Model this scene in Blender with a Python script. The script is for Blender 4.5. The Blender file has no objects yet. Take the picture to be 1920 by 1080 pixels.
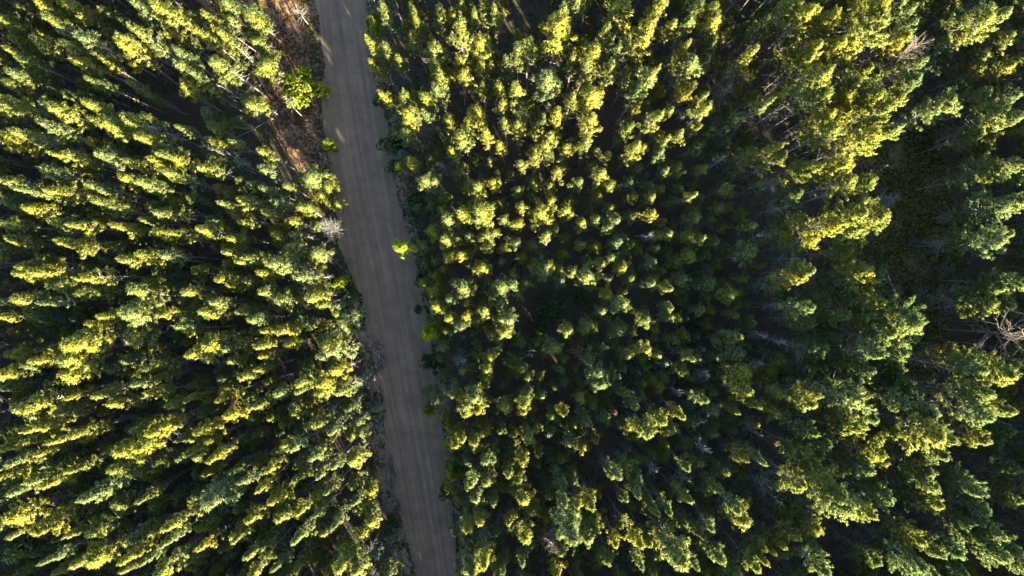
import bpy, math, random
import numpy as np
from mathutils import Vector, Matrix

random.seed(11)
R = math.radians
scene = bpy.context.scene
C = scene.collection

# ------------------------------------------------------------------ camera, sky, sun, exposure
H = 62.0                 # drone height above the road, metres
F = 1280.0               # focal length in photo pixels (24 mm on a 36 mm wide sensor)
cam_data = bpy.data.cameras.new('camera')
cam_data.lens = 24.0
cam_data.sensor_width = 36.0
cam_data.clip_end = 4000.0
cam = bpy.data.objects.new('camera', cam_data)
cam.location = (0, 0, H)
cam.rotation_euler = (0, 0, 0)
C.objects.link(cam)
scene.camera = cam

SUN_EL, SUN_AZ = R(17.5), R(150.0)       # azimuth clockwise from +Y (the top of the picture)
SUN_DIR = Vector((math.sin(SUN_AZ) * math.cos(SUN_EL), math.cos(SUN_AZ) * math.cos(SUN_EL), math.sin(SUN_EL)))
world = bpy.data.worlds.new('World')
scene.world = world
world.use_nodes = True
wn = world.node_tree
sky = wn.nodes.new('ShaderNodeTexSky')
sky.sky_type = 'NISHITA'
sky.sun_disc = False
sky.sun_elevation = SUN_EL
sky.sun_rotation = SUN_AZ
wn.nodes['Background'].inputs[1].default_value = 0.09
wn.links.new(sky.outputs[0], wn.nodes['Background'].inputs[0])

sun_data = bpy.data.lights.new('sun', 'SUN')
sun_data.energy = 5.0
sun_data.angle = R(0.55)
sun_data.color = (1.0, 0.86, 0.52)
sun = bpy.data.objects.new('sun', sun_data)
sun.rotation_euler = SUN_DIR.to_track_quat('Z', 'Y').to_euler()
sun.location = SUN_DIR * 200
C.objects.link(sun)

scene.view_settings.view_transform = 'Standard'
scene.view_settings.look = 'None'
scene.view_settings.gamma = 1.0
scene.view_settings.use_curve_mapping = False
scene.view_settings.exposure = 3.8
scene.render.engine = 'CYCLES'
scene.cycles.max_bounces = 10
scene.cycles.diffuse_bounces = 6
scene.cycles.transmission_bounces = 8
scene.cycles.use_denoising = True
scene.cycles.sample_clamp_indirect = 4.0

# ------------------------------------------------------------------ helpers
def at(px, py, z=0.0):
    """A photo pixel to the point at height z that it shows."""
    return Vector(((px - 960.0) * (H - z) / F, (540.0 - py) * (H - z) / F, z))

def pix(p):
    return (960.0 + p[0] * F / (H - p[2]), 540.0 - p[1] * F / (H - p[2]))

def mesh_np(name, V, T, mats, face_mat=None, smooth=False, attr=None):
    """A triangle mesh from arrays."""
    V = np.asarray(V, dtype=np.float32).reshape(-1, 3)
    T = np.asarray(T, dtype=np.int32).reshape(-1, 3)
    me = bpy.data.meshes.new(name)
    me.vertices.add(len(V)); me.vertices.foreach_set('co', V.ravel())
    me.loops.add(T.size); me.loops.foreach_set('vertex_index', T.ravel())
    me.polygons.add(len(T)); me.polygons.foreach_set('loop_start', np.arange(0, T.size, 3, dtype=np.int32))
    for m in mats: me.materials.append(m)
    if face_mat is not None: me.polygons.foreach_set('material_index', np.asarray(face_mat, dtype=np.int32))
    if smooth: me.polygons.foreach_set('use_smooth', np.ones(len(T), dtype=bool))
    me.update(calc_edges=True)
    if attr is not None:
        for k, v in attr.items():
            a = me.attributes.new(k, 'FLOAT', 'POINT'); a.data.foreach_set('value', np.asarray(v, dtype=np.float32))
    me.validate()
    return me

class Build:
    """Collects triangles."""
    def __init__(s): s.V = []; s.T = []; s.A = []; s.n = 0
    def add(s, V, T, a=None):
        V = np.asarray(V, dtype=np.float64).reshape(-1, 3); T = np.asarray(T, dtype=np.int64).reshape(-1, 3)
        s.V.append(V); s.T.append(T + s.n); s.n += len(V)
        s.A.append(np.zeros(len(V)) if a is None else np.broadcast_to(a, (len(V),)).astype(float))
    def tube(s, pts, radii, sides=5):
        pts = np.asarray(pts, dtype=np.float64); n = len(pts)
        V = []
        for i in range(n):
            d = pts[min(i + 1, n - 1)] - pts[max(i - 1, 0)]
            d = d / (np.linalg.norm(d) + 1e-9)
            u = np.cross(d, (0.31, 0.9, 0.2) if abs(d[2]) > 0.5 else (0, 0, 1.0)); u /= np.linalg.norm(u) + 1e-9
            w = np.cross(d, u)
            for k in range(sides):
                a = 2 * math.pi * k / sides
                V.append(pts[i] + radii[i] * (math.cos(a) * u + math.sin(a) * w))
        T = []
        for i in range(n - 1):
            for k in range(sides):
                a, b = i * sides + k, i * sides + (k + 1) % sides
                T += [(a, b, b + sides), (a, b + sides, a + sides)]
        for k in range(1, sides - 1):
            T += [(0, k + 1, k), ((n - 1) * sides, (n - 1) * sides + k, (n - 1) * sides + k + 1)]
        s.add(V, T)
    def needles(s, P, D, L, W, k, spread, rng):
        """k narrow blades in a brush at each point P, round direction D."""
        P = np.asarray(P, dtype=np.float64); D = np.asarray(D, dtype=np.float64); n = len(P)
        if n == 0: return
        tone = rng.random(n)
        P = np.repeat(P, k, 0); D = np.repeat(D, k, 0); tone = np.repeat(tone, k)
        d = D + spread * rng.normal(size=D.shape); d /= np.linalg.norm(d, axis=1, keepdims=True) + 1e-9
        side = np.cross(d, rng.normal(size=d.shape)); side /= np.linalg.norm(side, axis=1, keepdims=True) + 1e-9
        l = (L * rng.uniform(0.65, 1.2, len(P)))[:, None]
        w = (W * rng.uniform(0.7, 1.3, len(P)))[:, None]
        a = P - d * l * 0.1
        mid = P + d * l * 0.55
        V = np.stack([a, mid + side * w, mid - side * w, P + d * l], 1).reshape(-1, 3)
        b = np.arange(len(P))[:, None] * 4
        T = np.concatenate([b + np.array([[0, 2, 1]]), b + np.array([[1, 2, 3]])], 0)
        s.add(V, T, np.repeat(tone, 4))
        nv = D / (np.linalg.norm(D, axis=1, keepdims=True) + 1e-9) + 0.35 * rng.normal(size=D.shape)
        s.NV = np.repeat(nv / (np.linalg.norm(nv, axis=1, keepdims=True) + 1e-9), 4, 0)
    def mesh(s, name, mats, smooth=False, tone=False):
        me = mesh_np(name, np.concatenate(s.V), np.concatenate(s.T), mats, smooth=smooth or tone, attr={'tone': np.concatenate(s.A)} if tone else None)
        if tone and len(s.NV) == len(me.vertices): me.normals_split_custom_set_from_vertices(s.NV.tolist())
        return me

def link(name, me, parent=None):
    o = bpy.data.objects.new(name, me); C.objects.link(o)
    if parent is not None: o.parent = parent
    return o

def tag(o, label=None, cat=None, group=None, kind=None):
    if label: o['label'] = label
    if cat: o['category'] = cat
    if group: o['group'] = group
    if kind: o['kind'] = kind
    return o

# ------------------------------------------------------------------ materials
def new_mat(name):
    m = bpy.data.materials.new(name); m.use_nodes = True
    nt = m.node_tree; nt.nodes.clear()
    out = nt.nodes.new('ShaderNodeOutputMaterial')
    return m, nt, out

def N(nt, t, **kw):
    n = nt.nodes.new(t)
    for k, v in kw.items():
        if k.startswith('i_'):
            key = k[2:]; n.inputs[int(key) if key.isdigit() else key].default_value = v
        else: setattr(n, k, v)
    return n

def ramp(nt, stops, interp='LINEAR'):
    n = nt.nodes.new('ShaderNodeValToRGB'); n.color_ramp.interpolation = interp
    el = n.color_ramp.elements
    while len(el) < len(stops): el.new(0.5)
    for e, (p, c) in zip(el, stops): e.position = p; e.color = (*c, 1) if len(c) == 3 else c
    return n

def needle_mat(name, stops, trans=0.35):
    """Needles: each tree has its own hue, each shoot its own tone."""
    m, nt, out = new_mat(name)
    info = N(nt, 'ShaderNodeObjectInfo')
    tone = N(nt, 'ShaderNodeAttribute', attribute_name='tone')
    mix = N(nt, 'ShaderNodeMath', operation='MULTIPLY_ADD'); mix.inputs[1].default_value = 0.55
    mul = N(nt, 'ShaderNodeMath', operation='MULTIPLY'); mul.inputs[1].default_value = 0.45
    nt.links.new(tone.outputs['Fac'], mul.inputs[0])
    sc = N(nt, 'ShaderNodeSeparateColor'); nt.links.new(info.outputs['Color'], sc.inputs[0])  # object colour carries the painted sun and shade shift
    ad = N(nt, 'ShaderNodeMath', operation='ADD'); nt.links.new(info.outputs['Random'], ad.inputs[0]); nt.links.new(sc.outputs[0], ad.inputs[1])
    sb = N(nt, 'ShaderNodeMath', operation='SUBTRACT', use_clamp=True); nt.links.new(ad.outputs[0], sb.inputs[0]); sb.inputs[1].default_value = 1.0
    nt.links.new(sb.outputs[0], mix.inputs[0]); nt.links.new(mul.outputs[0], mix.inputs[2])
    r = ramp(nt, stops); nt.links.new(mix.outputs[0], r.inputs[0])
    p = N(nt, 'ShaderNodeBsdfPrincipled', i_Roughness=0.6)
    p.inputs['Specular IOR Level'].default_value = 0.2
    nt.links.new(r.outputs[0], p.inputs['Base Color'])
    hs = N(nt, 'ShaderNodeHueSaturation', i_Saturation=1.1, i_Value=2.6 * trans, i_Hue=0.49)
    nt.links.new(r.outputs[0], hs.inputs['Color'])
    t = N(nt, 'ShaderNodeBsdfTranslucent'); nt.links.new(hs.outputs[0], t.inputs[0])
    ms = N(nt, 'ShaderNodeAddShader')      # a needle reflects part of the light and lets about as much through
    nt.links.new(p.outputs[0], ms.inputs[0]); nt.links.new(t.outputs[0], ms.inputs[1]); nt.links.new(ms.outputs[0], out.inputs[0])
    return m

def bark_mat(name, a, b, scale=6.0):
    m, nt, out = new_mat(name)
    tc = N(nt, 'ShaderNodeTexCoord'); no = N(nt, 'ShaderNodeTexNoise', i_Scale=scale, i_Detail=5.0)
    mp = N(nt, 'ShaderNodeMapping'); mp.inputs['Scale'].default_value = (1, 1, 0.25)
    nt.links.new(tc.outputs['Object'], mp.inputs[0]); nt.links.new(mp.outputs[0], no.inputs['Vector'])
    r = ramp(nt, [(0.3, a), (0.7, b)]); nt.links.new(no.outputs['Fac'], r.inputs[0])
    p = N(nt, 'ShaderNodeBsdfPrincipled', i_Roughness=0.85); nt.links.new(r.outputs[0], p.inputs['Base Color'])
    bp = N(nt, 'ShaderNodeBump', i_Strength=0.5, i_Distance=0.02); nt.links.new(no.outputs['Fac'], bp.inputs['Height']); nt.links.new(bp.outputs[0], p.inputs['Normal'])
    nt.links.new(p.outputs[0], out.inputs[0])
    return m

M = {}
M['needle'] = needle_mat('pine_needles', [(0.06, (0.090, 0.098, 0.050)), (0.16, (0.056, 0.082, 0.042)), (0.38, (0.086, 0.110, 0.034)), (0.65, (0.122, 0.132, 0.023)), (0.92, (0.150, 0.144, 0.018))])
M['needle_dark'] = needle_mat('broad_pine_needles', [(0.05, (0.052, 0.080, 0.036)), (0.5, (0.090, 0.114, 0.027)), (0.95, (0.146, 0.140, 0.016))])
M['leaf'] = needle_mat('bush_leaves', [(0.0, (0.09, 0.13, 0.012)), (0.6, (0.12, 0.15, 0.012)), (1.0, (0.14, 0.15, 0.015))], 0.45)
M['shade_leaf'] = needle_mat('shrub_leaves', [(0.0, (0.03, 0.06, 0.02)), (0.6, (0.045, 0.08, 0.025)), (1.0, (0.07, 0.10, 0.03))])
M['blue'] = needle_mat('grey_green_needles', [(0.0, (0.06, 0.085, 0.065)), (1.0, (0.12, 0.14, 0.10))])
M['brown_needle'] = needle_mat('dead_needles', [(0.0, (0.05, 0.032, 0.020)), (1.0, (0.09, 0.060, 0.035))])
M['pale_bark'] = bark_mat('pale_pine_bark', (0.065, 0.056, 0.050), (0.18, 0.165, 0.15))
M['bark'] = bark_mat('pine_bark', (0.055, 0.045, 0.038), (0.17, 0.155, 0.14))
M['grey'] = bark_mat('weathered_wood', (0.055, 0.055, 0.055), (0.15, 0.15, 0.148))
M['tan'] = bark_mat('tan_dead_wood', (0.06, 0.046, 0.038), (0.13, 0.10, 0.085))
M['log'] = bark_mat('log_bark', (0.09, 0.07, 0.06), (0.24, 0.20, 0.17))

# ------------------------------------------------------------------ the road and the ground under it
EDGE = [  # photo row, left edge, right edge
    (-160, 572, 672), (-60, 584, 684), (0, 592, 690), (60, 604, 692), (120, 612, 697), (190, 606, 716), (240, 608, 733), (330, 626, 736), (400, 634, 754),
    (460, 638, 770), (520, 658, 786), (560, 679, 791), (640, 690, 806), (700, 706, 812), (760, 719, 822), (840, 719, 838), (900, 723, 842), (960, 745, 851),
    (1020, 764, 858), (1080, 778, 860), (1180, 794, 876), (1300, 812, 895)]
EDGE = [(y, a - (7 if y < 480 else 2), b + (5 if 280 < y < 720 else 1)) for y, a, b in EDGE]
EY = np.array([e[0] for e in EDGE], float); EL = np.array([e[1] for e in EDGE], float); ER = np.array([e[2] for e in EDGE], float)
def road_l(py): return np.interp(py, EY, EL)
def road_r(py): return np.interp(py, EY, ER)
def road_dist(x, y):
    """Metres outside the road's edge (negative on the road)."""
    py = 540.0 - np.asarray(y) * F / H; px = 960.0 + np.asarray(x) * F / H
    return np.maximum(road_l(py) - px, px - road_r(py)) * H / F

rngG = np.random.default_rng(5)
def make_noise(seed, n=64):
    g = np.random.default_rng(seed).random((n, n))
    def f(x, y, s):
        x = np.asarray(x, float) / s; y = np.asarray(y, float) / s
        i = np.floor(x).astype(int); j = np.floor(y).astype(int); u = x - i; v = y - j
        u = u * u * (3 - 2 * u); v = v * v * (3 - 2 * v)
        a = g[i % n, j % n]; b = g[(i + 1) % n, j % n]; c = g[i % n, (j + 1) % n]; d = g[(i + 1) % n, (j + 1) % n]
        return (a * (1 - u) + b * u) * (1 - v) + (c * (1 - u) + d * u) * v
    return f
noiseA, noiseB = make_noise(1), make_noise(2)

def ground_z(x, y):
    d = road_dist(x, y)
    bump = 0.35 * (noiseA(x, y, 4.3) - 0.5) + 0.22 * (noiseB(x, y, 1.3) - 0.5) + 0.7 * (noiseB(x, y, 17.0) - 0.5)
    out = np.clip((d + 0.2) / 2.5, 0, 1)
    berm = 0.22 * np.exp(-((d - 0.8) / 0.6) ** 2)
    return np.where(d < -0.2, -0.25, 0) + np.where(d >= -0.2, berm * (0.5 + noiseA(x, y, 2.0)) + bump * out, 0) - 0.03 * (d < 0.15)

# verge strip: an old cleared track along the road's left side in the upper half
def verge(x, y):
    py = 540.0 - np.asarray(y) * F / H; px = 960.0 + np.asarray(x) * F / H
    left = np.interp(py, [-300, 0, 120, 260, 400, 480], [450, 462, 482, 515, 592, 640])
    m = np.clip((px - left) / 25.0, 0, 1) * (py < 500)
    return np.where(px < road_l(py) + 10, m, 0)

def clearing(x, y):
    py = 540.0 - np.asarray(y) * F / H; px = 960.0 + np.asarray(x) * F / H
    m = 0
    for cx, cy, rx, ry in CLEAR: m = np.maximum(m, np.clip(1.25 - ((px - cx) / rx) ** 2 - ((py - cy) / ry) ** 2, 0, 1))
    return m
CLEAR = [(1662, 290, 105, 135), (1675, 460, 125, 160), (1690, 600, 80, 90), (1060, 590, 90, 50), (560, 270, 70, 110), (350, 215, 90, 55), (885, 245, 60, 40), (1120, 850, 50, 45),
         (1500, 960, 60, 80), (1140, 230, 40, 80), (1740, 760, 50, 90), (1780, 960, 45, 90), (990, 60, 40, 110)]

m, nt, out = new_mat('forest_floor')
geo = N(nt, 'ShaderNodeNewGeometry')
n1 = N(nt, 'ShaderNodeTexNoise', i_Scale=0.5, i_Detail=6.0, i_Roughness=0.65); nt.links.new(geo.outputs['Position'], n1.inputs['Vector'])
n2 = N(nt, 'ShaderNodeTexNoise', i_Scale=7.0, i_Detail=6.0, i_Roughness=0.7); nt.links.new(geo.outputs['Position'], n2.inputs['Vector'])
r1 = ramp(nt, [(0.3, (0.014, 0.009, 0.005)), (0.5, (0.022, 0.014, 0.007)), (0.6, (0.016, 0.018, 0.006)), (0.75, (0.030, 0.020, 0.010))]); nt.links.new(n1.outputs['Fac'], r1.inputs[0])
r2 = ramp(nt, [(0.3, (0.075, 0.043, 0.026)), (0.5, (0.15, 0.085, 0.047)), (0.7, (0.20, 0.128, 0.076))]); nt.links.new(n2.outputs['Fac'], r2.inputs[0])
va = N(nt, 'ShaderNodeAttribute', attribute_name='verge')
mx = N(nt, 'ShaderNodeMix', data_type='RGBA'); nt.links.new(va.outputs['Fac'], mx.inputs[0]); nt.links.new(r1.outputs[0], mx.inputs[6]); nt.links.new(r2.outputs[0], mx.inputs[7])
r3 = ramp(nt, [(0.3, (0.7, 0.7, 0.7)), (0.7, (1.3, 1.3, 1.3))]); nt.links.new(n2.outputs['Fac'], r3.inputs[0])
mm = N(nt, 'ShaderNodeMix', data_type='RGBA', blend_type='MULTIPLY'); mm.inputs[0].default_value = 1.0
da = N(nt, 'ShaderNodeAttribute', attribute_name='dirt')
dn = N(nt, 'ShaderNodeMath', operation='MULTIPLY_ADD'); dn.inputs[1].default_value = 1.6; dn.inputs[2].default_value = -0.8; nt.links.new(n2.outputs['Fac'], dn.inputs[0])
ds = N(nt, 'ShaderNodeMath', operation='ADD', use_clamp=True); nt.links.new(da.outputs['Fac'], ds.inputs[0]); nt.links.new(dn.outputs[0], ds.inputs[1])
d2 = N(nt, 'ShaderNodeMath', operation='MULTIPLY', use_clamp=True); nt.links.new(ds.outputs[0], d2.inputs[0]); nt.links.new(da.outputs['Fac'], d2.inputs[1])
mdirt = N(nt, 'ShaderNodeMix', data_type='RGBA'); nt.links.new(d2.outputs[0], mdirt.inputs[0]); nt.links.new(mx.outputs[2], mdirt.inputs[6]); mdirt.inputs[7].default_value = (0.082, 0.060, 0.043, 1)
mx = mdirt
mo = N(nt, 'ShaderNodeAttribute', attribute_name='moss')
mg = N(nt, 'ShaderNodeMix', data_type='RGBA'); nt.links.new(mo.outputs['Fac'], mg.inputs[0]); nt.links.new(mx.outputs[2], mg.inputs[6]); mg.inputs[7].default_value = (0.048, 0.042, 0.015, 1)
nt.links.new(mg.outputs[2], mm.inputs[6]); nt.links.new(r3.outputs[0], mm.inputs[7])
p = N(nt, 'ShaderNodeBsdfPrincipled', i_Roughness=0.95); nt.links.new(mm.outputs[2], p.inputs['Base Color'])
bp = N(nt, 'ShaderNodeBump', i_Strength=0.8, i_Distance=0.06); nt.links.new(n2.outputs['Fac'], bp.inputs['Height']); nt.links.new(bp.outputs[0], p.inputs['Normal']); nt.links.new(p.outputs[0], out.inputs[0])
M['floor'] = m

xs = np.concatenate([[-1500, -300, -100], np.arange(-64, 76.1, 0.4), [110, 300, 1500]])
ys = np.concatenate([[-1500, -300, -110], np.arange(-78, 44.1, 0.4), [90, 300, 1500]])
GX, GY = np.meshgrid(xs, ys)
GZ = ground_z(GX, GY)
nx, ny = len(xs), len(ys)
idx = np.arange(nx * ny).reshape(ny, nx)
a, b, c, d = idx[:-1, :-1].ravel(), idx[:-1, 1:].ravel(), idx[1:, 1:].ravel(), idx[1:, :-1].ravel()
T = np.concatenate([np.stack([a, b, c], 1), np.stack([a, c, d], 1)])
vg = verge(GX, GY); rd = road_dist(GX, GY)
vg = np.maximum(vg * (0.55 + 0.45 * noiseA(GX, GY, 1.7)), 0.55 * np.clip(1 - rd / 1.2, 0, 1))
ground = link('ground', mesh_np('ground', np.stack([GX, GY, GZ], -1), T, [M['floor']], smooth=True, attr={'verge': vg.ravel(), 'dirt': np.clip(1.25 - np.maximum(rd, 0) / (0.35 + 1.3 * noiseB(GX, GY, 3.1)), 0, 1).ravel(), 'moss': (clearing(GX, GY) * (0.65 + 0.35 * noiseB(GX, GY, 2.2)) * (GX > 25)).ravel()}))
tag(ground, 'dark forest floor of needle litter and moss beneath the pines', kind='structure')

# road: a graded dirt strip, ruts pressed along it
NU, NV = 72, 900
pys = np.linspace(-150, 1290, NV)
U = np.linspace(0, 1, NU)
PY, UU = np.meshgrid(pys, U, indexing='ij')
l = road_l(PY); r_ = road_r(PY)
# soften the corners of the traced edge
ker = np.ones(45) / 45
sm = lambda q: np.convolve(np.pad(q, 22, mode='edge'), ker, 'valid')
lw = sm(road_l(pys)); rw = sm(road_r(pys))
lw = lw + 16 * (noiseA(pys, 0 * pys, 31.0) - 0.5) + 9 * (noiseB(pys, 0 * pys, 8.0) - 0.5) - 3
rw = rw + 16 * (noiseA(pys, 0 * pys + 9, 34.0) - 0.5) + 9 * (noiseB(pys, 0 * pys + 5, 9.0) - 0.5) + 3
PX = lw[:, None] + (rw - lw)[:, None] * UU
cl = np.polyval(np.polyfit(EY, EL, 3), pys); cr_ = np.polyval(np.polyfit(EY, ER, 3), pys)
TU = (PX - cl[:, None]) / (cr_ - cl)[:, None]          # place across the road, along smooth lines
RX = (PX - 960) * H / F; RY = (540 - PY) * H / F
wander = lambda s, amp: 0.45 * amp * (noiseA(RY, 0 * RY + s, 24.0) - 0.5)
RZ = 0.05 - 0.10 * (2 * UU - 1) ** 4
RUTS = [(0.20, 0.018, 0.020), (0.30, 0.022, 0.030), (0.40, 0.020, 0.028), (0.50, 0.028, 0.034), (0.585, 0.018, 0.024), (0.66, 0.022, 0.030), (0.76, 0.022, 0.024), (0.86, 0.016, 0.016)]
rutm = np.zeros_like(RZ)
for k, (u0, w, dz) in enumerate(RUTS):
    q = np.exp(-((TU - u0 - wander(k * 3.1, 0.09)) / w) ** 2) * np.clip(noiseB(RY, 0 * RY + k * 7.7, 8.0) * 1.5 - 0.2, 0.1, 1)
    RZ -= 0.75 * dz * q; rutm = np.maximum(rutm, q)
for k in range(9):   # narrow tyre lines, mid-road
    u0 = 0.24 + 0.07 * k
    q = np.exp(-((TU - u0 - wander(40 + k * 2.3, 0.16)) / 0.010) ** 2) * np.clip(noiseA(RY, 0 * RY + k * 3.3, 6.0) * 1.8 - 0.6, 0, 1)
    RZ -= 0.009 * q
RZ += 0.030 * (noiseA(RX, RY, 0.9) - 0.5) + 0.012 * (noiseB(RX, RY, 0.33) - 0.5)
# churned wheel pits on the road's left side
mud = np.zeros_like(RZ)
for cx, cy, rx, ry in [(707, 652, 8, 13), (713, 678, 8, 15), (703, 690, 6, 10), (731, 868, 6, 15), (736, 892, 7, 16), (732, 925, 7, 20), (742, 948, 8, 14)]:
    q = np.exp(-(((PX - cx) / rx) ** 2 + ((PY - cy) / ry) ** 2) ** 1.5) * (0.5 + noiseB(RX, RY, 0.4))
    mud = np.maximum(mud, q); RZ -= 0.13 * q
fade = np.clip(np.minimum(UU, 1 - UU) / 0.03, 0, 1)
RZ = RZ * fade - 0.04 * (1 - fade)
idx = np.arange(NV * NU).reshape(NV, NU)
a, b, c, d = idx[:-1, :-1].ravel(), idx[1:, :-1].ravel(), idx[1:, 1:].ravel(), idx[:-1, 1:].ravel()
T = np.concatenate([np.stack([a, b, c], 1), np.stack([a, c, d], 1)])

m, nt, out = new_mat('dirt_road')
geo = N(nt, 'ShaderNodeNewGeometry')
ua = N(nt, 'ShaderNodeAttribute', attribute_name='across'); la = N(nt, 'ShaderNodeAttribute', attribute_name='along')
cb = N(nt, 'ShaderNodeCombineXYZ'); nt.links.new(ua.outputs['Fac'], cb.inputs[0]); nt.links.new(la.outputs['Fac'], cb.inputs[1])
mp = N(nt, 'ShaderNodeMapping'); mp.inputs['Scale'].default_value = (16.0, 0.06, 1.0); nt.links.new(cb.outputs[0], mp.inputs[0])
streak = N(nt, 'ShaderNodeTexNoise', i_Scale=1.0, i_Detail=3.0, i_Roughness=0.55, i_Distortion=0.0); nt.links.new(mp.outputs[0], streak.inputs['Vector'])
patch = N(nt, 'ShaderNodeTexNoise', i_Scale=0.55, i_Detail=7.0, i_Roughness=0.65); nt.links.new(geo.outputs['Position'], patch.inputs['Vector'])
fine = N(nt, 'ShaderNodeTexNoise', i_Scale=9.0, i_Detail=6.0, i_Roughness=0.75); nt.links.new(geo.outputs['Position'], fine.inputs['Vector'])
rs = ramp(nt, [(0.33, (0.050, 0.036, 0.024)), (0.5, (0.066, 0.048, 0.033)), (0.67, (0.084, 0.062, 0.044))]); nt.links.new(streak.outputs['Fac'], rs.inputs[0])
rp = ramp(nt, [(0.32, (0.70, 0.67, 0.64)), (0.68, (1.24, 1.20, 1.15))]); nt.links.new(patch.outputs['Fac'], rp.inputs[0])
rf = ramp(nt, [(0.3, (0.88, 0.88, 0.88)), (0.7, (1.1, 1.1, 1.1))]); nt.links.new(fine.outputs['Fac'], rf.inputs[0])
m1 = N(nt, 'ShaderNodeMix', data_type='RGBA', blend_type='MULTIPLY'); m1.inputs[0].default_value = 1; nt.links.new(rs.outputs[0], m1.inputs[6]); nt.links.new(rp.outputs[0], m1.inputs[7])
m2 = N(nt, 'ShaderNodeMix', data_type='RGBA', blend_type='MULTIPLY'); m2.inputs[0].default_value = 1; nt.links.new(m1.outputs[2], m2.inputs[6]); nt.links.new(rf.outputs[0], m2.inputs[7])
ma = N(nt, 'ShaderNodeAttribute', attribute_name='mud')
m3 = N(nt, 'ShaderNodeMix', data_type='RGBA'); nt.links.new(ma.outputs['Fac'], m3.inputs[0]); nt.links.new(m2.outputs[2], m3.inputs[6]); m3.inputs[7].default_value = (0.022, 0.017, 0.013, 1)
p = N(nt, 'ShaderNodeBsdfPrincipled', i_Roughness=0.92); nt.links.new(m3.outputs[2], p.inputs['Base Color'])
bp = N(nt, 'ShaderNodeBump', i_Strength=0.25, i_Distance=0.02); nt.links.new(fine.outputs['Fac'], bp.inputs['Height']); nt.links.new(bp.outputs[0], p.inputs['Normal']); nt.links.new(p.outputs[0], out.inputs[0])
M['road'] = m
road = link('dirt_road', mesh_np('dirt_road', np.stack([RX, RY, RZ], -1), T, [m], smooth=True,
            attr={'across': TU.ravel(), 'along': RY.ravel(), 'mud': np.clip(mud * 1.7, 0, 1).ravel()}))
tag(road, 'grey-brown dirt road with tyre ruts running down through the forest', kind='structure')

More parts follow.
